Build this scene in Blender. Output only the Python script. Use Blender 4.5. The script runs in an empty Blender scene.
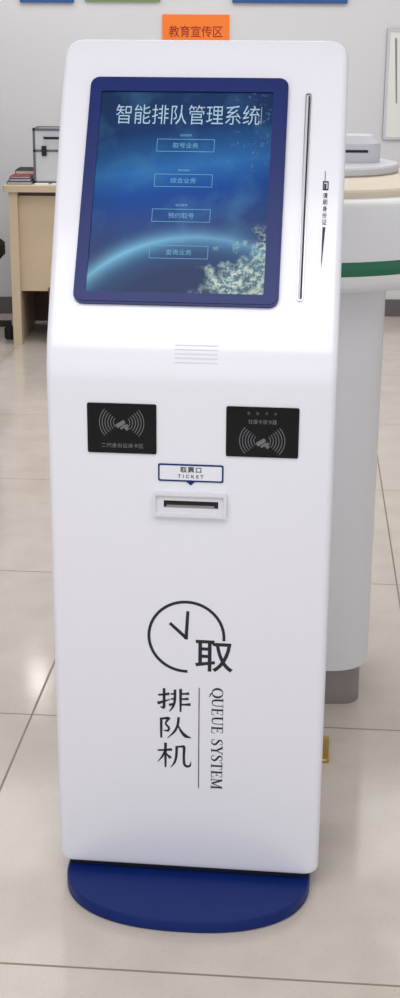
import bpy, math, random
from mathutils import Vector, Matrix
random.seed(4)
sc=bpy.context.scene
sc.view_settings.view_transform='Standard'
COL=bpy.context.collection
# ---------------------------------------------------------------- materials
def mat(name,col,rough=.5,metal=0.,coat=0.,emit=None,es=0.,bump=0.,var=0.,scale=20.,spec=.5):
    m=bpy.data.materials.new(name);m.use_nodes=True;nt=m.node_tree;b=nt.nodes["Principled BSDF"]
    b.inputs["Base Color"].default_value=(*col,1);b.inputs["Roughness"].default_value=rough
    b.inputs["Metallic"].default_value=metal;b.inputs["Coat Weight"].default_value=coat;b.inputs["Coat Roughness"].default_value=.08
    b.inputs["Specular IOR Level"].default_value=spec
    if emit: b.inputs["Emission Color"].default_value=(*emit,1);b.inputs["Emission Strength"].default_value=es
    n=nt.nodes.new("ShaderNodeTexNoise");tc=nt.nodes.new("ShaderNodeTexCoord")
    nt.links.new(tc.outputs["Object"],n.inputs["Vector"]);n.inputs["Scale"].default_value=scale;n.inputs["Detail"].default_value=4
    if var>0:
        mx=nt.nodes.new("ShaderNodeMixRGB");mx.inputs[1].default_value=(*[c*(1-var) for c in col],1);mx.inputs[2].default_value=(*[min(1,c*(1+var)) for c in col],1)
        nt.links.new(n.outputs["Fac"],mx.inputs[0]);nt.links.new(mx.outputs[0],b.inputs["Base Color"])
    if bump>0:
        bp=nt.nodes.new("ShaderNodeBump");bp.inputs["Strength"].default_value=bump;bp.inputs["Distance"].default_value=.002
        nt.links.new(n.outputs["Fac"],bp.inputs["Height"]);nt.links.new(bp.outputs[0],b.inputs["Normal"])
    return m
def srgb(r,g,b):
    return tuple(((c/255)/12.92 if c/255<.04045 else ((c/255+.055)/1.055)**2.4) for c in (r,g,b))
WHITE=mat("white_enamel",srgb(232,233,242),.28,coat=.5,var=.006,scale=3)
NAVY=mat("navy_enamel",srgb(12,34,102),.35,coat=.0,var=.05,scale=6,spec=.3)
BASEBLUE=mat("blue_painted_steel",srgb(8,36,104),.45,coat=.0,var=.14,scale=30,spec=.25)
BLACK=mat("black_ink",srgb(22,24,34),.5,var=.05)
GLASSBLK=mat("black_acrylic",srgb(8,9,13),.12,var=.1,spec=.25)
DARK=mat("dark_cavity",srgb(22,22,26),.7,var=.1)
GREYPL=mat("pale_grey_plastic",srgb(205,206,214),.4,var=.02)
OUTLET=mat("outlet_plastic",srgb(222,222,230),.35,var=.02)
CHROME=mat("chrome_trim",srgb(170,173,182),.22,metal=.9,var=.03)
ICON=mat("grey_print",srgb(108,108,114),.6,var=.03)
VENT=mat("vent_shadow",srgb(212,212,221),.6,var=.03)
SCRW=mat("screen_white",(.2,.3,.36),.5,emit=srgb(165,190,208),es=.5,var=.01)
SCRC=mat("screen_cyan",(.04,.15,.25),.5,emit=srgb(100,158,192),es=.55,var=.01)
ORANGE=mat("orange_card",srgb(252,128,40),.6,var=.04)
REDINK=mat("red_brown_ink",srgb(150,30,14),.6,var=.03)
WALLM=mat("wall_paint",srgb(220,220,223),.8,bump=.1,var=.015,scale=4)
CEILM=mat("ceiling_paint",srgb(240,240,240),.9,var=.01)
BASEB=mat("grey_skirting",srgb(100,96,94),.5,var=.08)
WOOD=mat("beige_wood",srgb(205,186,158),.45,var=.08,scale=5)
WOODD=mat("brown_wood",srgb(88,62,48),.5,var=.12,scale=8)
PAPER=mat("paper",srgb(235,235,230),.8,var=.03)
GREEN=mat("green_stripe",srgb(18,105,74),.35,coat=.3,var=.05)
CWHITE=mat("white_laminate",srgb(226,227,231),.35,coat=.3,var=.01,scale=3)
STEEL=mat("grey_steel",srgb(150,146,145),.35,metal=.6,var=.08)
TAN=mat("cream_plastic",srgb(218,206,184),.45,var=.03)
BRASS=mat("brass",srgb(190,160,95),.35,metal=.7,var=.08)
ALU=mat("ribbed_aluminium",srgb(205,207,212),.4,metal=.4,var=.06,scale=60)
ALUD=mat("dark_aluminium_edge",srgb(105,106,112),.4,metal=.5,var=.08)
BLUEB=mat("blue_board",srgb(40,85,150),.6,var=.1)
GREENB=mat("green_board",srgb(110,150,80),.6,var=.15)
YELB=mat("yellow_board",srgb(225,190,80),.6,var=.08)
REDB=mat("red_cover",srgb(150,50,45),.6,var=.08)
# ---------------------------------------------------------------- mesh helpers
W={}
class MB:
    def __init__(s): s.v=[];s.f=[];s.m=[]
    def add(s,vs,fs,mi=0):
        o=len(s.v);s.v+=[tuple(v) for v in vs];s.f+=[tuple(i+o for i in f) for f in fs];s.m+=[mi]*len(fs)
    def prism(s,pts,z0,z1,mi=0,ins=0.):
        n=len(pts)
        if ins>0:
            cx=sum(p[0] for p in pts)/n;cy=sum(p[1] for p in pts)/n
            hx=max(abs(p[0]-cx) for p in pts);hy=max(abs(p[1]-cy) for p in pts)
            q=[(cx+(p[0]-cx)*(1-ins/hx),cy+(p[1]-cy)*(1-ins/hy)) for p in pts]
            vs=[(x,y,z0) for x,y in pts]+[(x,y,z1-ins) for x,y in pts]+[(x,y,z1) for x,y in q]
            fs=[tuple(reversed(range(n))),tuple(range(2*n,3*n))]
            for k in (0,1): fs+=[(k*n+i,k*n+(i+1)%n,(k+1)*n+(i+1)%n,(k+1)*n+i) for i in range(n)]
        else:
            vs=[(x,y,z0) for x,y in pts]+[(x,y,z1) for x,y in pts]
            fs=[tuple(reversed(range(n))),tuple(range(n,2*n))]+[(i,(i+1)%n,n+(i+1)%n,n+i) for i in range(n)]
        s.add(vs,fs,mi)
    def frame(s,o,i_,z0,z1,mi=0):
        n=len(o)
        vs=[(x,y,z0) for x,y in o]+[(x,y,z1) for x,y in o]+[(x,y,z1) for x,y in i_]+[(x,y,z0) for x,y in i_]
        fs=[]
        for k in range(4):
            a,b=k*n,((k+1)%4)*n
            fs+=[(a+i,a+(i+1)%n,b+(i+1)%n,b+i) for i in range(n)]
        s.add(vs,fs,mi)
    def box(s,x0,x1,y0,y1,z0,z1,mi=0):
        s.prism([(x0,y0),(x1,y0),(x1,y1),(x0,y1)],z0,z1,mi)
    def stroke(s,pts,ws,z0=0.,z1=.0006,mi=0):
        L=[];R=[];n=len(pts)
        if not isinstance(ws,(list,tuple)): ws=[ws]*n
        for i in range(n):
            a=Vector(pts[max(0,i-1)]);b=Vector(pts[min(n-1,i+1)]);c=Vector(pts[i])
            d=(b-a).normalized() if (b-a).length>1e-9 else Vector((1,0))
            k=1.
            if 0<i<n-1:
                d1=(c-a).normalized();k=min(1.5,1/max(.5,abs(d1.dot(d))))
            nn=Vector((-d.y,d.x))*ws[i]/2*k
            L.append(c+nn);R.append(c-nn)
        vs=[];fs=[]
        for i in range(n): vs+=[(L[i].x,L[i].y,z1),(R[i].x,R[i].y,z1),(L[i].x,L[i].y,z0),(R[i].x,R[i].y,z0)]
        for i in range(n-1):
            a=4*i;b=a+4
            fs+=[(a,a+1,b+1,b),(a+2,b+2,b+3,a+3),(a,b,b+2,a+2),(a+1,a+3,b+3,b+1)]
        fs+=[(0,2,3,1),(4*n-4,4*n-3,4*n-1,4*n-2)]
        s.add(vs,fs,mi)
    def lathe(s,prof,n=48,c=(0,0),mi=0,sx=1,sy=1):
        vs=[];fs=[]
        for r,z in prof:
            for k in range(n):
                a=2*math.pi*k/n;vs.append((c[0]+r*sx*math.cos(a),c[1]+r*sy*math.sin(a),z))
        for j in range(len(prof)-1):
            fs+=[(j*n+i,j*n+(i+1)%n,(j+1)*n+(i+1)%n,(j+1)*n+i) for i in range(n)]
        fs+=[tuple(reversed(range(n))),tuple(range((len(prof)-1)*n,len(prof)*n))]
        s.add(vs,fs,mi)
    def obj(s,name,mats,M=Matrix(),parent=None,label=None,category=None,smooth=35,kind=None,group=None):
        me=bpy.data.meshes.new(name);me.from_pydata(s.v,[],s.f)
        for m in (mats if isinstance(mats,(list,tuple)) else [mats]): me.materials.append(m)
        me.polygons.foreach_set("material_index",s.m)
        import bmesh
        bm=bmesh.new();bm.from_mesh(me);bmesh.ops.recalc_face_normals(bm,faces=bm.faces);bm.to_mesh(me);bm.free()
        if smooth: me.shade_smooth();me.set_sharp_from_angle(angle=math.radians(smooth))
        o=bpy.data.objects.new(name,me);return place(o,M,parent,label,category,kind,group)
def place(o,M,parent=None,label=None,category=None,kind=None,group=None):
    COL.objects.link(o);W[o.name]=M.copy()
    if parent: o.parent=parent;o.matrix_basis=W[parent.name].inverted()@M
    else: o.matrix_basis=M
    if label:o["label"]=label
    if category:o["category"]=category
    if kind:o["kind"]=kind
    if group:o["group"]=group
    return o
def empty(name,M,label,category,**k):
    o=bpy.data.objects.new(name,None);o.empty_display_size=.1;return place(o,M,None,label,category,**k)
def rrect(cx,cy,w,h,r,n=6):
    P=[]
    for sx,sy,a0 in ((1,1,0),(-1,1,90),(-1,-1,180),(1,-1,270)):
        for k in range(n+1):
            a=math.radians(a0+90*k/n);P.append((cx+sx*(w/2-r)+r*math.cos(a),cy+sy*(h/2-r)+r*math.sin(a)))
    return P
def rect(x0,x1,y0,y1): return [(x0,y0),(x1,y0),(x1,y1),(x0,y1)]
def text_geo(mb,s,x0,x1,y0,y1,z=0.,d=.0005,off=0.,mi=0,spacing=1.,rot=0):
    cu=bpy.data.curves.new("lettering",'FONT');cu.body=s;cu.size=1;cu.extrude=.01;cu.offset=off;cu.space_character=spacing;cu.resolution_u=3
    o=bpy.data.objects.new("lettering",cu);COL.objects.link(o);dg=bpy.context.evaluated_depsgraph_get()
    me=bpy.data.meshes.new_from_object(o.evaluated_get(dg))
    vs=[v.co.copy() for v in me.vertices];fs=[tuple(p.vertices) for p in me.polygons]
    bpy.data.objects.remove(o);bpy.data.curves.remove(cu);bpy.data.meshes.remove(me)
    if not vs:return
    ax=min(v.x for v in vs);bx=max(v.x for v in vs);ay=min(v.y for v in vs);by=max(v.y for v in vs)
    out=[(x0+(v.x-ax)/(bx-ax)*(x1-x0), y0+(v.y-ay)/(by-ay)*(y1-y0), z+(d if v.z>0 else 0)) for v in vs]
    mb.add(out,fs,mi)
def arc(cx,cy,r,a0,a1,n=24,ry=None):
    ry=ry or r
    return [(cx+r*math.cos(math.radians(a0+(a1-a0)*k/n)),cy+ry*math.sin(math.radians(a0+(a1-a0)*k/n))) for k in range(n+1)]
# ---------------------------------------------------------------- camera
H=1.5;f=1350.;pitch=math.atan(449/1350.)
c=bpy.data.cameras.new("camera");co=bpy.data.objects.new("camera",c);COL.objects.link(co);sc.camera=co
co.matrix_world=Matrix.Translation((0,0,H))@Matrix.Rotation(math.pi/2-pitch,4,'X')@Matrix.Rotation(math.radians(.4),4,'Z')
c.sensor_fit='VERTICAL';c.sensor_height=36;c.lens=36*f/998
# ---------------------------------------------------------------- kiosk
KM=Matrix.Translation((-.0185,2.1955,0))@Matrix.Rotation(math.radians(-5.5),4,'Z')
kiosk=empty("queue_kiosk",KM,"tall white glossy queue ticket kiosk with tilted screen on navy base","queue kiosk")
zc=1.012;al=math.radians(32);SA,CA=math.sin(al),math.cos(al)
def P(l,d=.04):
    if l<=-d:return (0.,zc+l)
    if l>=d:return (l*SA,zc+l*CA)
    t=(l+d)/(2*d);a=(0,zc-d);b=(0,zc);e=(d*SA,zc+d*CA)
    return ((1-t)**2*a[0]+2*t*(1-t)*b[0]+t*t*e[0],(1-t)**2*a[1]+2*t*(1-t)*b[1]+t*t*e[1])
HEADM=KM@Matrix(((1,0,0,0),(0,SA,-CA,0),(0,CA,SA,zc),(0,0,0,1)))   # x, s(up the face), n(outward)
BODYM=KM@Matrix(((1,0,0,0),(0,0,-1,0),(0,1,0,0),(0,0,0,1)))
WH=.2445;LB=.04-zc;LT=.598
def smooth(a,b,x):
    t=max(0,min(1,(x-a)/(b-a)));return t*t*(3-2*t)
def ring(l,half,ir=0):
    y,z=P(l);k=smooth(-.25,.30,l)
    B1=(.27,z);B2=(y+CA*.085,z-SA*.085)
    by=B1[0]*(1-k)+B2[0]*k;bz=B1[1]*(1-k)+B2[1]*k
    D=math.hypot(by-y,bz-z);r=.012;out=[]
    pts=[]
    d0=ir;d1=D-ir;h=half
    fl=.014*max(0,min(1,l/.5))
    n=5
    for sx,sd,a0 in ((1,0,-90),(1,1,0),(-1,1,90),(-1,0,180)):
        for q in range(n+1):
            a=math.radians(a0+90*q/n)
            pts.append((sx*(h-r+(fl if sx<0 else 0))+r*math.cos(a),(d0+r if sd==0 else d1-r)+r*math.sin(a)))
    for x,dd in pts:
        t=dd/D;out.append((x,y+(by-y)*t,z+(bz-z)*t))
    return out
R=.034;Rb=.014
rows=[]
for k in range(6):
    a=math.radians(90*k/5);rows.append((LB+Rb*(1-math.cos(a)),WH-Rb+Rb*math.sin(a),0))
rows+=[(l,WH,0) for l in [-.9,-.7,-.5,-.3,-.2,-.12,-.07]]
rows+=[(-.05+.1*k/12,WH,0) for k in range(13)]
rows+=[(l,WH,0) for l in [.1,.16,.22,.3,.4,.5]]
for k in range(10):
    a=math.radians(90*k/9);l=LT-R+R*math.sin(a);w=WH-R+R*math.cos(a)
    ir=.006*max(0,(math.sin(a)-.9)/.1)
    rows.append((l,w,ir))
mb=MB();n=24
for l,w,ir in rows: mb.v+=ring(l,w,ir)
for j in range(len(rows)-1):
    for i in range(n): mb.f.append((j*n+i,j*n+(i+1)%n,(j+1)*n+(i+1)%n,(j+1)*n+i));mb.m.append(0)
mb.f+=[tuple(range(n)),tuple(range((len(rows)-1)*n,len(rows)*n))];mb.m+=[0,0]
mb.obj("kiosk_housing",WHITE,KM,kiosk,smooth=40)
# neck + base plate
mb=MB();mb.box(-.225,.225,.012,.25,.024,.042);mb.obj("plinth_neck",DARK,KM,kiosk)  # bridges the gap; its dark colour stands for the shadow line there
def base_ring(sc_,z):
    out=[]
    for k in range(96):
        a=2*math.pi*k/96;e=2/2.35
        x=.230*math.copysign(abs(math.cos(a))**e,math.cos(a));s_=math.sin(a)
        y=.02+(.168 if s_<0 else .27)*math.copysign(abs(s_)**e,s_)
        out.append((x*sc_,.02+(y-.02)*sc_,z))
    return out
mb=MB();st=[(.985,0),(1,.003),(1,.022),(.988,.025)]
for s_,z in st: mb.v+=base_ring(s_,z)
for j in range(3):
    for i in range(96): mb.f.append((j*96+i,j*96+(i+1)%96,(j+1)*96+(i+1)%96,(j+1)*96+i));mb.m.append(0)
mb.f+=[tuple(range(96)),tuple(range(288,384))];mb.m+=[0,0]
mb.obj("base_plate",BASEBLUE,KM,kiosk,"navy blue painted oval steel base plate",smooth=40)
# screen bezel
bx,by_,bw,bh=-.0305,.306,.346,.422
sx,sy,sw,sh=-.033,.302,.300,.374
mb=MB()
mb.frame(rrect(bx,by_,bw,bh,.016),rrect(bx,by_,bw-.006,bh-.006,.014),0,.008)
mb.frame(rrect(bx,by_,bw-.006,bh-.006,.014),rrect(sx,sy,sw,sh,.003),0,.0095)
mb.obj("screen_bezel",NAVY,HEADM,kiosk,"navy blue rounded screen frame")
# screen
SM=bpy.data.materials.new("display_picture");SM.use_nodes=True;nt=SM.node_tree;N=nt.nodes;L=nt.links;bs=N["Principled BSDF"]
bs.inputs["Base Color"].default_value=(.004,.006,.012,1);bs.inputs["Roughness"].default_value=.15;bs.inputs["Specular IOR Level"].default_value=.15
tc=N.new("ShaderNodeTexCoord");sp=N.new("ShaderNodeSeparateXYZ");L.new(tc.outputs["Object"],sp.inputs[0])
def mth(op,a,b=None,c_=None,cl=False):
    m=N.new("ShaderNodeMath");m.operation=op;m.use_clamp=cl
    for i,v in enumerate((a,b,c_)):
        if v is None:continue
        if isinstance(v,(int,float)):m.inputs[i].default_value=v
        else:L.new(v,m.inputs[i])
    return m.outputs[0]
def mr(v,a,b,c0=0.,c1=1.):
    m=N.new("ShaderNodeMapRange");L.new(v,m.inputs[0]);m.inputs[1].default_value=a;m.inputs[2].default_value=b;m.inputs[3].default_value=c0;m.inputs[4].default_value=c1;return m.outputs[0]
def mix(fac,a,b,mode='MIX'):
    m=N.new("ShaderNodeMixRGB");m.blend_type=mode
    for i,v in enumerate((fac,a,b)):
        if isinstance(v,(int,float)):m.inputs[i].default_value=v
        elif isinstance(v,tuple):m.inputs[i].default_value=(*v,1)
        else:L.new(v,m.inputs[i])
    return m.outputs[0]
X,Y=sp.outputs[0],sp.outputs[1]
cr=N.new("ShaderNodeValToRGB");L.new(mr(mth('ADD',Y,mth('MULTIPLY',X,-.15)),-.188,.188),cr.inputs[0])
e=cr.color_ramp.elements;e[0].position=0;e[0].color=(*srgb(8,46,100),1);e[1].position=1;e[1].color=(*srgb(28,54,94),1)
for p_,c_ in ((.3,(10,54,120)),(.5,(16,74,156)),(.62,(44,110,178)),(.70,(34,90,150)),(.82,(24,56,106))):
    q=e.new(p_);q.color=(*srgb(*c_),1)
dist=mth('SQRT',mth('ADD',mth('POWER',mth('SUBTRACT',X,.035),2.),mth('POWER',mth('SUBTRACT',Y,-.345),2.)))
ns=N.new("ShaderNodeTexNoise");ns.inputs["Scale"].default_value=14;ns.inputs["Detail"].default_value=6;L.new(tc.outputs["Object"],ns.inputs["Vector"])
sky=mix(mr(ns.outputs["Fac"],.5,.75,0,.35),cr.outputs[0],srgb(80,145,190))
inside=mr(dist,.262,.259)
glow=mth('MULTIPLY',mth('POWER',mr(mth('ABSOLUTE',mth('SUBTRACT',dist,.261)),.045,0.),3.5),1.)
glow=mth('MULTIPLY',glow,mr(X,.1,-.12,.5,1.))
vo=N.new("ShaderNodeTexNoise");vo.inputs["Scale"].default_value=120;vo.inputs["Detail"].default_value=10;vo.inputs["Roughness"].default_value=.7;L.new(tc.outputs["Object"],vo.inputs["Vector"])
n2=N.new("ShaderNodeTexNoise");n2.inputs["Scale"].default_value=38;n2.inputs["Detail"].default_value=3;L.new(tc.outputs["Object"],n2.inputs["Vector"])
lineval=mth('ADD',mth('MULTIPLY',mth('SUBTRACT',X,.085),.9),mth('MULTIPLY',mth('SUBTRACT',Y,-.135),-.75))
msk=mr(mth('ADD',lineval,mth('MULTIPLY',mth('SUBTRACT',n2.outputs["Fac"],.5),.26)),-.02,.05)
msk=mth('MULTIPLY',msk,mr(Y,-.05,-.09));msk=mth('MULTIPLY',msk,mr(X,.015,.06))
city=mth('MULTIPLY',mr(vo.outputs["Fac"],.46,.56),msk,cl=True)
globe=mix(mr(dist,.262,.20,.55,0.),srgb(8,40,88),srgb(26,105,165))
globe=mix(mth('MULTIPLY',msk,.5),globe,srgb(110,165,175))
img=mix(inside,sky,globe)
img=mix(mth('MULTIPLY',glow,.9),img,srgb(130,205,240))
stars=mth('MULTIPLY',mr(vo.outputs["Fac"],.58,.68),mth('MULTIPLY',mr(X,.05,.12),mr(Y,.0,.08)),cl=True)
img=mix(mth('MULTIPLY',stars,.5),img,srgb(170,200,215))
img=mix(mth('MULTIPLY',city,.95),img,srgb(215,230,212))
dk=mth('MULTIPLY',mr(mth('ABSOLUTE',X),.15,.09,.78,1.),1.)
img=mix(1.,img,dk,'MULTIPLY')
L.new(img,bs.inputs["Emission Color"]);bs.inputs["Emission Strength"].default_value=.88
SCM=HEADM@Matrix.Translation((sx,sy,0))
mb=MB();mb.prism(rrect(0,0,sw,sh,.003),.0005,.005);screen=mb.obj("screen",SM,SCM,kiosk,"lit display with blue earth picture")
mb=MB();text_geo(mb,"智能排队管理系统",-.122,.128,.126,.163,z=.005,off=-.006);mb.box(.1305,.1313,.128,.160,.005,.0055)
mb.obj("title_lettering",SCRW,SCM,screen)
names=["取号业务","综合业务","预约取号","查询业务"]
for i,yc in enumerate((.388,.322,.257,.190)):
    b=MB();x0,x1=-.080,.020;y0,y1=yc-.012-sy,yc+.012-sy;x0-=sx;x1-=sx
    b.frame(rect(x0,x1,y0,y1),rect(x0+.0009,x1-.0009,y0+.0009,y1-.0009),.005,.0056)
    text_geo(b,names[i],(x0+x1)/2-.022,(x0+x1)/2+.022,y0+.007,y1-.007,z=.005)
    text_geo(b,"自助服务",(x0+x1)/2-.010,(x0+x1)/2+.010,y1+.005,y1+.0095,z=.005)
    b.obj("menu_button",SCRC,SCM,screen)
# swipe slot on head
mb=MB();mb.frame(rrect(.1775,.300,.0100,.384,.0048),rrect(.1775,.300,.0070,.380,.0034),0,.003,0)
sl=mb.obj("card_swipe_rail",CHROME,HEADM,kiosk,"thin silver swipe slot")
mb=MB();mb.prism(rrect(.1772,.300,.0066,.378,.003),-.001,.0012);mb.prism(rrect(.1790,.300,.0026,.374,.001),.0012,.0016,1)
mb.obj("rail_groove",[GREYPL,DARK],HEADM,sl)
# pictogram by slot
mb=MB()
mb.box(.2110,.2122,.328,.346,0,.0005);mb.frame(rrect(.2130,.319,.010,.017,.001),rrect(.2130,.319,.006,.012,.001),0,.0005);mb.box(.2105,.2145,.313,.323,0,.0005)
for i,ch in enumerate("请刷身份证"): text_geo(mb,ch,.2090,.2168,.2960-i*.0122,.3060-i*.0122,off=.012)
mb.box(.2103,.2111,.178,.243,0,.0005)
mb.add([(.2103,.243,.0005),(.2153,.243,.0005),(.2108,.165,.0005),(.2103,.243,0),(.2153,.243,0),(.2108,.165,0)],[(0,2,1),(3,4,5),(0,1,4,3),(1,2,5,4),(2,0,3,5)])
mb.obj("swipe_pictogram",BLACK,HEADM,kiosk)
# speaker vents
for i in range(5):
    l=-.004+i*.0075;y,z=P(l);mb=MB();hw=.036
    y0,z0=P(l-.0009);y1,z1=P(l+.0009);o_=.0005
    mb.add([(x,yy-o_,zz+o_*.3) for x in (-.026,.046) for yy,zz in ((y0,z0),(y1,z1))]+[(x,yy+.002,zz) for x in (-.026,.046) for yy,zz in ((y0,z0),(y1,z1))],[(0,2,3,1),(4,5,7,6),(0,4,6,2),(1,3,7,5),(0,1,5,4),(2,6,7,3)])
    mb.obj("speaker_vent",VENT,KM,kiosk)
# card readers
def reader(x0,x1,z0,z1,kind):
    mb=MB();mb.prism(rrect((x0+x1)/2,(z0+z1)/2,x1-x0,z1-z0,.003),0,.003,ins=.0008)
    o=mb.obj("card_reader",GLASSBLK,BODYM,kiosk,"black glossy card reader panel with grey wave icon")
    b=MB();cx=(x0+x1)/2;z=.003;d=.0004
    if kind==0: cy=z1-.033
    else: cy=z0+.029
    for sgn in (-1,1):
        for k in range(6):
            r=.012+k*.0048
            a0,a1=(180-42,180+42) if sgn<0 else (-42,42)
            b.stroke(arc(cx+sgn*.002,cy,r,a0,a1,10,ry=r*.95),.0012,z,z+d)
    b.add([(cx-.011,cy-.004,z+d),(cx+.003,cy+.005,z+d),(cx+.007,cy,z+d),(cx-.007,cy-.010,z+d)],[(0,3,2,1)])
    b.stroke([(cx-.002,cy-.011),(cx+.004,cy-.006),(cx+.011,cy-.004)],[.003,.005,.003],z,z+d)
    b.stroke([(cx+.006,cy-.007),(cx+.011,cy-.012)],[.005,.006],z,z+d)
    b.obj("reader_icon",ICON,BODYM,o);b=MB()
    if kind==0: text_geo(b,"二代身份证读卡区",x0+.024,x1-.022,z0+.010,z0+.018,z=z)
    else:
        for i,ch in enumerate("请放卡片"): text_geo(b,ch,cx-.026+i*.015,cx-.021+i*.015,z1-.013,z1-.008,z=z)
        text_geo(b,"社保卡读卡器",cx-.024,cx+.024,z1-.029,z1-.021,z=z)
    b.obj("reader_lettering",ICON,BODYM,o)
reader(-.174,-.056,.848,.935,0);reader(.062,.184,.849,.936,1)
# ticket label
mb=MB();cx,cy=.0025,.8165
mb.frame(rrect(cx,cy,.112,.031,.003),rrect(cx,cy,.1065,.0255,.002),0,.0016,1)
mb.prism(rrect(cx,cy,.1065,.0255,.002),0,.0012,0)
mb.add([(cx-.008,.8015,.0016),(cx+.008,.8015,.0016),(cx,.7945,.0016),(cx-.008,.8015,0),(cx+.008,.8015,0),(cx,.7945,0)],[(0,2,1),(3,4,5),(1,2,5,4),(0,3,5,2),(0,1,4,3)],1)
lab=mb.obj("ticket_label",[WHITE,NAVY],BODYM,kiosk,"white plate with navy border")
mb=MB();text_geo(mb,"取票口",cx-.018,cx+.018,.8172,.8272,z=.0012,off=.012,spacing=1.15);text_geo(mb,"TICKET",cx-.022,cx+.022,.8075,.8135,z=.0012,off=.008,spacing=1.6)
mb.obj("label_lettering",BLACK,BODYM,lab)
# ticket slot
mb=MB();cx,cy=.0015,.761
mb.frame(rrect(cx,cy,.127,.043,.004),rrect(cx,cy,.117,.033,.003),0,.010)
mb.frame(rrect(cx,cy,.117,.033,.003),rrect(cx+.002,cy,.094,.013,.001),0,.0050)
ts=mb.obj("ticket_outlet",OUTLET,BODYM,kiosk,"pale grey plastic ticket outlet surround")
mb=MB();mb.box(cx+.002-.047,cx+.002+.047,cy-.0065,cy+.0065,-.001,.0008);mb.obj("outlet_opening",DARK,BODYM,ts)
mb=MB();mb.box(cx-.040,cx+.042,cy-.0065,cy-.002,.0008,.0035);mb.obj("outlet_flap",STEEL,BODYM,ts)
# clock logo
mb=MB();cx,cz,Rr=-.004,.5115,.067
pts=arc(cx,cz,Rr,-4,272,64);ws=[.0052]*65
mb.stroke(pts,ws,0,.0006)
mb.stroke([(-.0335,.537),(-.004,.5095)],[.0055,.0062],0,.0006);mb.stroke([(-.0045,.507),(-.0015,.561)],[.0062,.0055],0,.0006)
mb.obj("clock_emblem",BLACK,BODYM,kiosk)
mb=MB();text_geo(mb,"取",.0120,.0795,.446,.507,d=.0006,off=.010);mb.obj("emblem_lettering",BLACK,BODYM,kiosk)
# brush lettering
def brush(mb,strokes,x0,x1,y0,y1):
    for pts,ws in strokes:
        q=[];w=[]
        for i in range(len(pts)-1):
            for k in range(4):
                t=k/4;q.append((pts[i][0]*(1-t)+pts[i+1][0]*t,pts[i][1]*(1-t)+pts[i+1][1]*t));w.append(ws[i]*(1-t)+ws[i+1]*t)
        q.append(pts[-1]);w.append(ws[-1])
        for _ in range(2):
            q=[q[0]]+[((q[i-1][0]+2*q[i][0]+q[i+1][0])/4,(q[i-1][1]+2*q[i][1]+q[i+1][1])/4) for i in range(1,len(q)-1)]+[q[-1]]
        q=[(x0+a*(x1-x0),y0+b*(y1-y0)) for a,b in q]
        mb.stroke(q,[a*.052 for a in w],0,.0006)
T=.095
pai=[([(.02,.70),(.2,.73),(.36,.77)],[.06,.08,T]),([(.2,1),(.2,.5),(.2,.12),(.08,.2)],[.09,.1,.1,.02]),([(0,.34),(.18,.42),(.38,.53)],[.11,.08,.03]),
 ([(.53,.96),(.53,.5),(.48,.22),(.36,0)],[.09,.09,.08,.03]),([(.40,.76),(.54,.78)],[.05,.07]),([(.40,.55),(.54,.56)],[.05,.07]),([(.35,.28),(.54,.36)],[.1,.05]),
 ([(.70,1),(.70,.5),(.70,0)],[.1,.09,.06]),([(.70,.78),(.84,.80),(.96,.82)],[.06,.07,.1]),([(.70,.56),(.82,.57),(.94,.59)],[.06,.07,.1]),([(.70,.32),(.85,.33),(1,.35)],[.06,.07,.11])]
dui=[([(.08,.88),(.22,.90),(.36,.94),(.22,.66),(.36,.48),(.32,.32),(.18,.36)],[.06,.08,.1,.06,.08,.08,.02]),([(.11,.92),(.11,.45),(.11,.0)],[.09,.09,.07]),
 ([(.64,.98),(.62,.62),(.52,.3),(.30,.0)],[.09,.09,.08,.02]),([(.62,.62),(.72,.32),(.85,.12),(1.02,.06)],[.04,.09,.13,.03])]
ji=[([(.0,.68),(.2,.70),(.44,.74)],[.06,.07,.1]),([(.24,1),(.24,.5),(.24,0)],[.1,.09,.06]),([(.23,.68),(.14,.42),(.0,.2)],[.07,.07,.02]),([(.26,.56),(.40,.38)],[.04,.11]),
 ([(.58,.88),(.58,.5),(.53,.22),(.40,.0)],[.09,.09,.08,.02]),([(.58,.86),(.70,.87),(.82,.90),(.80,.5),(.81,.14),(.90,.06),(1.0,.1),(1.02,.28)],[.06,.07,.1,.09,.09,.09,.07,.02])]
mb=MB()
brush(mb,pai,-.056,.004,.363,.409);brush(mb,dui,-.056,.004,.309,.353);brush(mb,ji,-.056,.004,.249,.299)
mb.obj("brush_lettering",BLACK,BODYM,kiosk)
mb=MB();mb.box(.0187,.0203,.209,.413,0,.0006);mb.obj("divider_line",BLACK,BODYM,kiosk)
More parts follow.
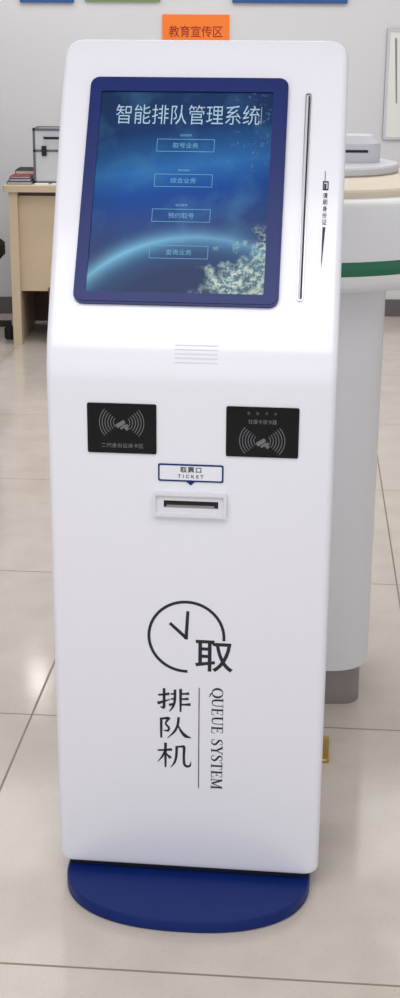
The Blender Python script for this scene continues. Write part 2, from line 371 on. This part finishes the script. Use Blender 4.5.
# serif lettering, read downward
t_,h_=.16,.05
def serif(x,y,w=.34): return ([(x-w/2,y),(x+w/2,y)],[h_,h_])
G={
'Q':(.86,[(arc(.42,.5,.36,0,360,36,ry=.47),[h_+(.13)*abs(math.cos(math.radians(k*10)))**1.5 for k in range(37)]),([(.38,.06),(.55,-.12),(.82,-.2)],[.05,.12,.04])]),
'U':(.86,[([(.18,1),(.18,.35),(.24,.1),(.42,.03),(.6,.1),(.68,.35),(.68,1)],[t_,t_,.13,.07,.06,.06,.06]),serif(.18,.98),serif(.68,.98,.28)]),
'E':(.72,[([(.18,0),(.18,1)],[t_,t_]),([(.04,.02),(.6,.02),(.62,.26)],[h_,h_,.04]),([(.04,.98),(.58,.98),(.58,.76)],[h_,h_,.04]),([(.18,.52),(.46,.52)],[h_,h_]),([(.46,.40),(.46,.64)],[.04,.04])]),
'S':(.62,[([(.50,.76),(.46,.95),(.28,.98),(.12,.88),(.12,.70),(.30,.54),(.46,.40),(.50,.22),(.40,.05),(.22,.02),(.08,.1),(.06,.28)],[.04,.05,.06,.1,.15,.17,.17,.14,.08,.06,.06,.04])]),
'Y':(.80,[([(.14,.98),(.42,.45)],[t_,t_]),([(.68,.98),(.42,.45)],[.06,.06]),([(.41,.5),(.41,0)],[t_,t_]),serif(.14,.98),serif(.68,.98,.26),serif(.41,.02)]),
'T':(.76,[([(.37,1),(.37,0)],[t_,t_]),([(.05,.74),(.06,.97),(.68,.97),(.69,.74)],[.04,h_,h_,.04]),serif(.37,.02)]),
'M':(1.02,[([(.14,0),(.16,1)],[.06,.06]),([(.16,1),(.48,.06)],[t_,t_]),([(.48,.06),(.80,1)],[.06,.06]),([(.82,1),(.82,0)],[t_,t_]),serif(.14,.02,.26),serif(.82,.02),serif(.14,.98,.2),serif(.84,.98,.24)]),
' ':(.42,[])}
mb=MB();word="QUEUE SYSTEM";tot=sum(G[ch][0] for ch in word);u=.0205;ux=.206/tot;adv=0
for ch in word:
    for pts,ws in G[ch][1]:
        q=[(.0425+p_[1]*u,.414-(adv+p_[0])*ux) for p_ in pts]
        mb.stroke(q,[w_*.0205 for w_ in ws],0,.0006)
    adv+=G[ch][0]
mb.obj("serif_lettering",BLACK,BODYM,kiosk)
# ---------------------------------------------------------------- room
FM=bpy.data.materials.new("glossy_floor_tiles");FM.use_nodes=True;nt=FM.node_tree;N=nt.nodes;L=nt.links;bs=N["Principled BSDF"]
tc=N.new("ShaderNodeTexCoord");vr=N.new("ShaderNodeVectorRotate");vr.rotation_type='Z_AXIS';vr.inputs["Angle"].default_value=math.radians(4.5);L.new(tc.outputs["Object"],vr.inputs["Vector"])
sp=N.new("ShaderNodeSeparateXYZ");L.new(vr.outputs[0],sp.inputs[0]);TT=.912
def grout(v,ph):
    fr=mth('FRACT',mth('ADD',mth('DIVIDE',mth('SUBTRACT',v,ph),TT),100.5));d=mth('ABSOLUTE',mth('SUBTRACT',fr,.5))
    return mr(d,.0018,.0038,1.,0.),mth('FLOOR',mth('ADD',mth('DIVIDE',mth('SUBTRACT',v,ph),TT),100.))
gx,fx=grout(sp.outputs[0],-.62);gy,fy=grout(sp.outputs[1],2.84)
g=mth('MAXIMUM',gx,gy)
ns=N.new("ShaderNodeTexNoise");ns.inputs["Scale"].default_value=9;ns.inputs["Detail"].default_value=8;L.new(tc.outputs["Object"],ns.inputs["Vector"])
cb=N.new("ShaderNodeCombineXYZ");L.new(fx,cb.inputs[0]);L.new(fy,cb.inputs[1]);wn=N.new("ShaderNodeTexWhiteNoise");L.new(cb.outputs[0],wn.inputs[0])
base=mix(mr(ns.outputs["Fac"],.3,.7),srgb(196,186,176),srgb(208,198,189))
base=mix(mth('MULTIPLY',wn.outputs[0],.3),base,srgb(212,203,195))
spk=N.new("ShaderNodeTexNoise");spk.inputs["Scale"].default_value=160;spk.inputs["Detail"].default_value=3;L.new(tc.outputs["Object"],spk.inputs["Vector"])
base=mix(mr(spk.outputs["Fac"],.60,.72,0.,.4),base,srgb(172,160,150))
L.new(mix(g,base,srgb(140,126,114)),bs.inputs["Base Color"])
L.new(mr(g,0,1,.12,.6),bs.inputs["Roughness"]);bs.inputs["Specular IOR Level"].default_value=.4
mb=MB();mb.box(-5,5,-3,8.1,-.05,0);mb.obj("floor",FM,kind="structure")
mb=MB();mb.box(-5,5,8.0,8.1,0,2.8);mb.obj("wall_back",WALLM,kind="structure")
mb=MB();mb.box(-5,5,7.985,8.0,0,.1);mb.obj("baseboard_back",BASEB,kind="structure")
mb=MB();mb.box(-5,5,-3,8.1,2.8,2.85);mb.obj("ceiling",CEILM,kind="structure")
# pendant lamp hanging from the ceiling (its reflection shows on the floor)
LM=mat("lamp_glow",(1,1,1),emit=(1,.98,.92),es=30)
PL=Matrix.Translation((-1.01,7.70,2.28))
dl=empty("pendant_lamp",PL,"small round glowing globe lamp hanging on thin cord","lamp")
mb=MB();mb.lathe([(.045*math.sin(math.pi*k/12)+1e-4,-.045*math.cos(math.pi*k/12)) for k in range(13)],24);mb.obj("lamp_globe",LM,PL,dl)
mb=MB();mb.lathe([(.02,.04),(.02,.08),(.004,.09),(.004,.51),(.04,.51),(.04,.52)],16);mb.obj("lamp_cord",WHITE,PL,dl)
# wall boards
def board(x0,x1,z0,z1,m1,m2,lab):
    M_=Matrix.Translation(((x0+x1)/2,8.0,(z0+z1)/2))@Matrix.Rotation(math.pi/2,4,'X');w=x1-x0;h=z1-z0
    o=empty("notice_board",M_,lab,"notice board")
    b=MB();b.frame(rrect(0,0,w,h,.004),rrect(0,0,w-.04,h-.04,.002),0,.02);b.obj("board_frame",m1,M_,o)
    b=MB();b.prism(rect(-w/2+.015,w/2-.015,-h/2+.015,h/2-.015),0,.012);b.obj("board_panel",m2,M_,o)
board(-1.02,-.72,1.745,2.12,BLUEB,GREYPL,"blue framed notice board on the pale wall")
board(-.66,-.24,1.755,2.12,GREENB,YELB,"green framed yellow notice board on the wall")
board(.16,.80,1.75,2.12,BLUEB,PAPER,"wide blue framed notice board on the wall")
# orange sign
OM=Matrix.Translation((-.042,8.0,1.605))@Matrix.Rotation(math.pi/2,4,'X')
sg=empty("wall_sign",OM,"orange rectangular sign with dark Chinese lettering on the wall","sign")
mb=MB();mb.prism(rrect(0,0,.374,.165,.004),0,.012);mb.obj("sign_card",ORANGE,OM,sg)
mb=MB();text_geo(mb,"教育宣传区",-.15,.15,-.038,.024,z=.012,off=.008);mb.obj("sign_lettering",REDINK,OM,sg)
# poster right
BM=Matrix.Translation((1.20,8.0,1.32))@Matrix.Rotation(math.pi/2,4,'X')
bn=empty("wall_poster",BM,"pale grey vertical poster with faint dark writing","poster")
mb=MB();mb.prism(rect(-.17,.17,-.30,.30),0,.01);mb.obj("poster_sheet",PAPER,BM,bn)
mb=MB();mb.frame(rect(-.17,.17,-.30,.30),rect(-.155,.155,-.285,.285),0,.014);mb.obj("poster_frame",GREYPL,BM,bn)
mb=MB()
for i in range(3): mb.stroke([(-.12+i*.06,.25),(-.10+i*.06,-.1)],[.012,.008],.01,.011)
mb.obj("poster_stripe",STEEL,BM,bn)
# desk
DX0,DX1,DY0,DY1,DH=-1.0,-.30,7.1,7.7,.835
DM=Matrix.Translation((DX0,DY0,0));dw=DX1-DX0;dd=DY1-DY0
desk=empty("office_desk",DM,"light beige wooden office desk by the wall","desk")
mb=MB();mb.prism(rrect(dw/2,dd/2,dw+.05,dd+.04,.01),DH-.035,DH,ins=.003);mb.obj("desktop",WOOD,DM,desk)
for x in (0,dw-.04):
    mb=MB();mb.box(x,x+.045,.0,dd,0,DH-.035);mb.obj("side_panel",WOOD,DM,desk)
mb=MB();mb.box(.045,dw-.04,.05,.07,.28,DH-.06);mb.obj("modesty_panel",WOOD,DM,desk)
mb=MB();mb.box(.045,dw-.04,.06,.08,DH-.06,DH-.035);mb.obj("recess_shade_strip",WOODD,DM,desk)  # dark strip added for the shade under the desktop
mb=MB();mb.box(.045,dw-.04,dd-.03,dd-.01,.02,DH-.035);mb.obj("back_shade_panel",WOODD,DM,desk)  # dark colour puts the shade beneath the desk into this panel
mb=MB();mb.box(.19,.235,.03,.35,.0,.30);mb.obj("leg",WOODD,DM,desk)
# aluminium case
CM=Matrix.Translation((-.875,7.18,DH))
case=empty("tool_case",CM,"silver aluminium case standing upright on the desk","case")
mb=MB();mb.box(.006,.214,.006,.194,.006,.272);mb.obj("case_shell",ALU,CM,case)
mb=MB()
for x in (0,.208):
    for y in (0,.188): mb.box(x,x+.012,y,y+.012,0,.278)
for z in (0,.16,.266):
    for y in (0,.188): mb.box(0,.22,y,y+.012,z,z+.012)
    for x in (0,.208): mb.box(x,x+.012,0,.2,z,z+.012)
mb.obj("edge_trim",ALUD,CM,case)
for x in (.045,.16):
    mb=MB();mb.box(x,x+.025,-.008,0,.14,.19);mb.obj("latch",DARK,CM,case)
mb=MB();mb.stroke([(.06,-.004),(.065,-.03),(.155,-.03),(.16,-.004)],.008,.225,.237);mb.obj("handle",DARK,CM,case)
# papers and books on desk
def book(x,y,z,w,d,h,m,lab,rz=0):
    M_=Matrix.Translation((x,y,z))@Matrix.Rotation(rz,4,'Z');o=empty("book",M_,lab,"book",group="books and papers on the desk")
    b=MB();b.box(0,w,0,d,0,.003);b.box(0,w,0,d,h-.003,h);b.box(0,.003,0,d,0,h);b.obj("cover",m,M_,o)
    b=MB();b.box(.003,w-.004,.004,d-.004,.003,h-.003);b.obj("page_block",PAPER,M_,o)
book(-1.01,7.13,DH,.13,.2,.014,WOODD,"brown covered book lying flat on the desk")
book(-1.0,7.14,DH+.014,.115,.18,.014,BLUEB,"blue covered book on top of another book",.04)
book(-.995,7.15,DH+.028,.105,.16,.012,REDB,"red covered booklet on top of the book stack",-.03)
book(-1.0,7.40,DH,.12,.2,.05,DARK,"thick black bound volume lying on the desk")
for i,(x,rz) in enumerate(((-.86,.1),(-.78,-.15))):
    M_=Matrix.Translation((x,7.085,DH))@Matrix.Rotation(rz,4,'Z')
    b=MB();b.prism([(0,0),(.07,0),(.07,.06),(.035,.064),(0,.06)],0,.006);b.obj("paper_pad",PAPER,M_,None,"small white paper pad lying at the desk edge","paper pad",group="books and papers on the desk")
# office chair at far left
HM=Matrix.Translation((-1.30,7.25,0))
ch=empty("office_chair",HM,"black upholstered office chair beside the desk","chair")
mb=MB();mb.prism(rrect(0,0,.46,.46,.08),.44,.52,ins=.02);mb.obj("seat",DARK,HM,ch)
mb=MB();mb.prism(rrect(0,.0,.44,.5,.08),0,.06,ins=.02);mb.obj("backrest",DARK,HM@Matrix.Translation((0,-.2,.86))@Matrix.Rotation(math.pi/2,4,'X'),ch)
mb=MB();mb.box(-.03,.03,-.25,-.2,.48,.66);mb.obj("back_bracket",STEEL,HM,ch)
mb=MB();mb.lathe([(.03,.1),(.03,.44)],16);mb.obj("gas_post",STEEL,HM,ch)
mb=MB()
for k in range(5):
    a=k*2*math.pi/5;mb.stroke([(0,0),(.27*math.cos(a),.27*math.sin(a))],[.06,.035],.07,.1)
    mb.lathe([(.02,0),(.03,.01),(.03,.06),(.02,.07)],12,(.26*math.cos(a),.26*math.sin(a)))
mb.obj("wheel_base",DARK,HM,ch)
# counter behind kiosk: fat rounded head with a green band on a pedestal
QM=Matrix.Translation((.205,3.10,0))
ct=empty("service_counter",QM,"white rounded counter with green band on column pedestal","counter")
mb=MB();mb.prism(rrect(0,0,.412,.36,.09,12),.10,1.02);mb.obj("pedestal",CWHITE,QM,ct)
mb=MB();mb.prism(rrect(0,.0,.372,.31,.045,8),0,.10);mb.obj("foot_block",STEEL,QM,ct,"grey metal foot block")
TM=Matrix.Translation((.23,3.20,0));a_,b_=.38,.42
mb=MB();mb.lathe([(.88,1.018),(.955,1.020),(.985,1.028),(1,1.042),(1,1.058)],96,sx=a_,sy=b_);mb.obj("lower_rim",CWHITE,TM,ct)
mb=MB();mb.lathe([(1,1.057),(1.005,1.060),(1.005,1.084),(1,1.087)],96,sx=a_,sy=b_);mb.obj("edge_stripe",GREEN,TM,ct,"green edge band")
mb=MB();mb.lathe([(1,1.087),(1,1.15),(.992,1.175),(.972,1.196),(.94,1.207),(.90,1.21)],96,sx=a_,sy=b_);mb.obj("counter_head",CWHITE,TM,ct)
mb=MB();mb.lathe([(.86,1.21),(.86,1.222),(.85,1.226)],96,sx=a_,sy=b_);mb.obj("top_inlay",TAN,TM,ct,"cream inlaid top")
mb=MB();mb.lathe([(.50,1.226),(.51,1.23),(.51,1.242),(.50,1.246)],96,c=(.05,.16),sx=a_,sy=b_);mb.obj("upper_tier",GREYPL,TM,ct,"raised pale grey upper tier")
PM=Matrix.Translation((.365,3.38,1.246))
pr=empty("label_printer",PM,"small pale grey rounded printer on the counter top","printer")
mb=MB();mb.prism(rrect(0,0,.13,.12,.045,8),0,.062,ins=.018);mb.obj("printer_body",GREYPL,PM,pr)
mb=MB();mb.box(-.03,.03,-.062,-.055,.024,.030);mb.obj("printer_slot",DARK,PM,pr)
# brass floor socket
FMx=Matrix.Translation((.272,2.68,0))@Matrix.Rotation(math.radians(-5),4,'Z')
fs_=empty("floor_socket",FMx,"small brass floor socket with raised lid","floor socket")
mb=MB();mb.prism(rrect(-.03,.03,.10,.10,.008),0,.008,ins=.002);mb.obj("socket_plate",BRASS,FMx,fs_)
mb=MB();mb.box(-.02,.018,.0,.012,.008,.05);mb.obj("socket_lid",BRASS,FMx,fs_)
# ---------------------------------------------------------------- light
w=bpy.data.worlds.new("world");sc.world=w;w.use_nodes=True;bg=w.node_tree.nodes["Background"];bg.inputs[0].default_value=(.95,.96,1,1);bg.inputs[1].default_value=.66
def area(name,loc,rot,sx_,sy_,e_,col=(1,1,1)):
    l=bpy.data.lights.new(name,'AREA');l.shape='RECTANGLE';l.size=sx_;l.size_y=sy_;l.energy=e_;l.color=col
    o=bpy.data.objects.new(name,l);COL.objects.link(o);o.location=loc;o.rotation_euler=rot
area("added_overhead_fill",(-.3,.6,2.75),(0,0,0),2.4,1.6,43)  # unseen fill added overhead to light the kiosk front
area("added_overhead_fill",(0,4.6,2.75),(0,0,0),3.5,2.5,46)  # unseen overhead fill added for the middle of the room
area("added_overhead_fill",(0,6.8,2.75),(0,0,0),3.5,1.,27)  # unseen overhead fill added near the back wall
area("added_front_fill",(-.6,-2.4,1.5),(math.radians(90),0,0),4,2.4,25,(.95,.97,1))  # soft unseen fill added behind the camera, no window there
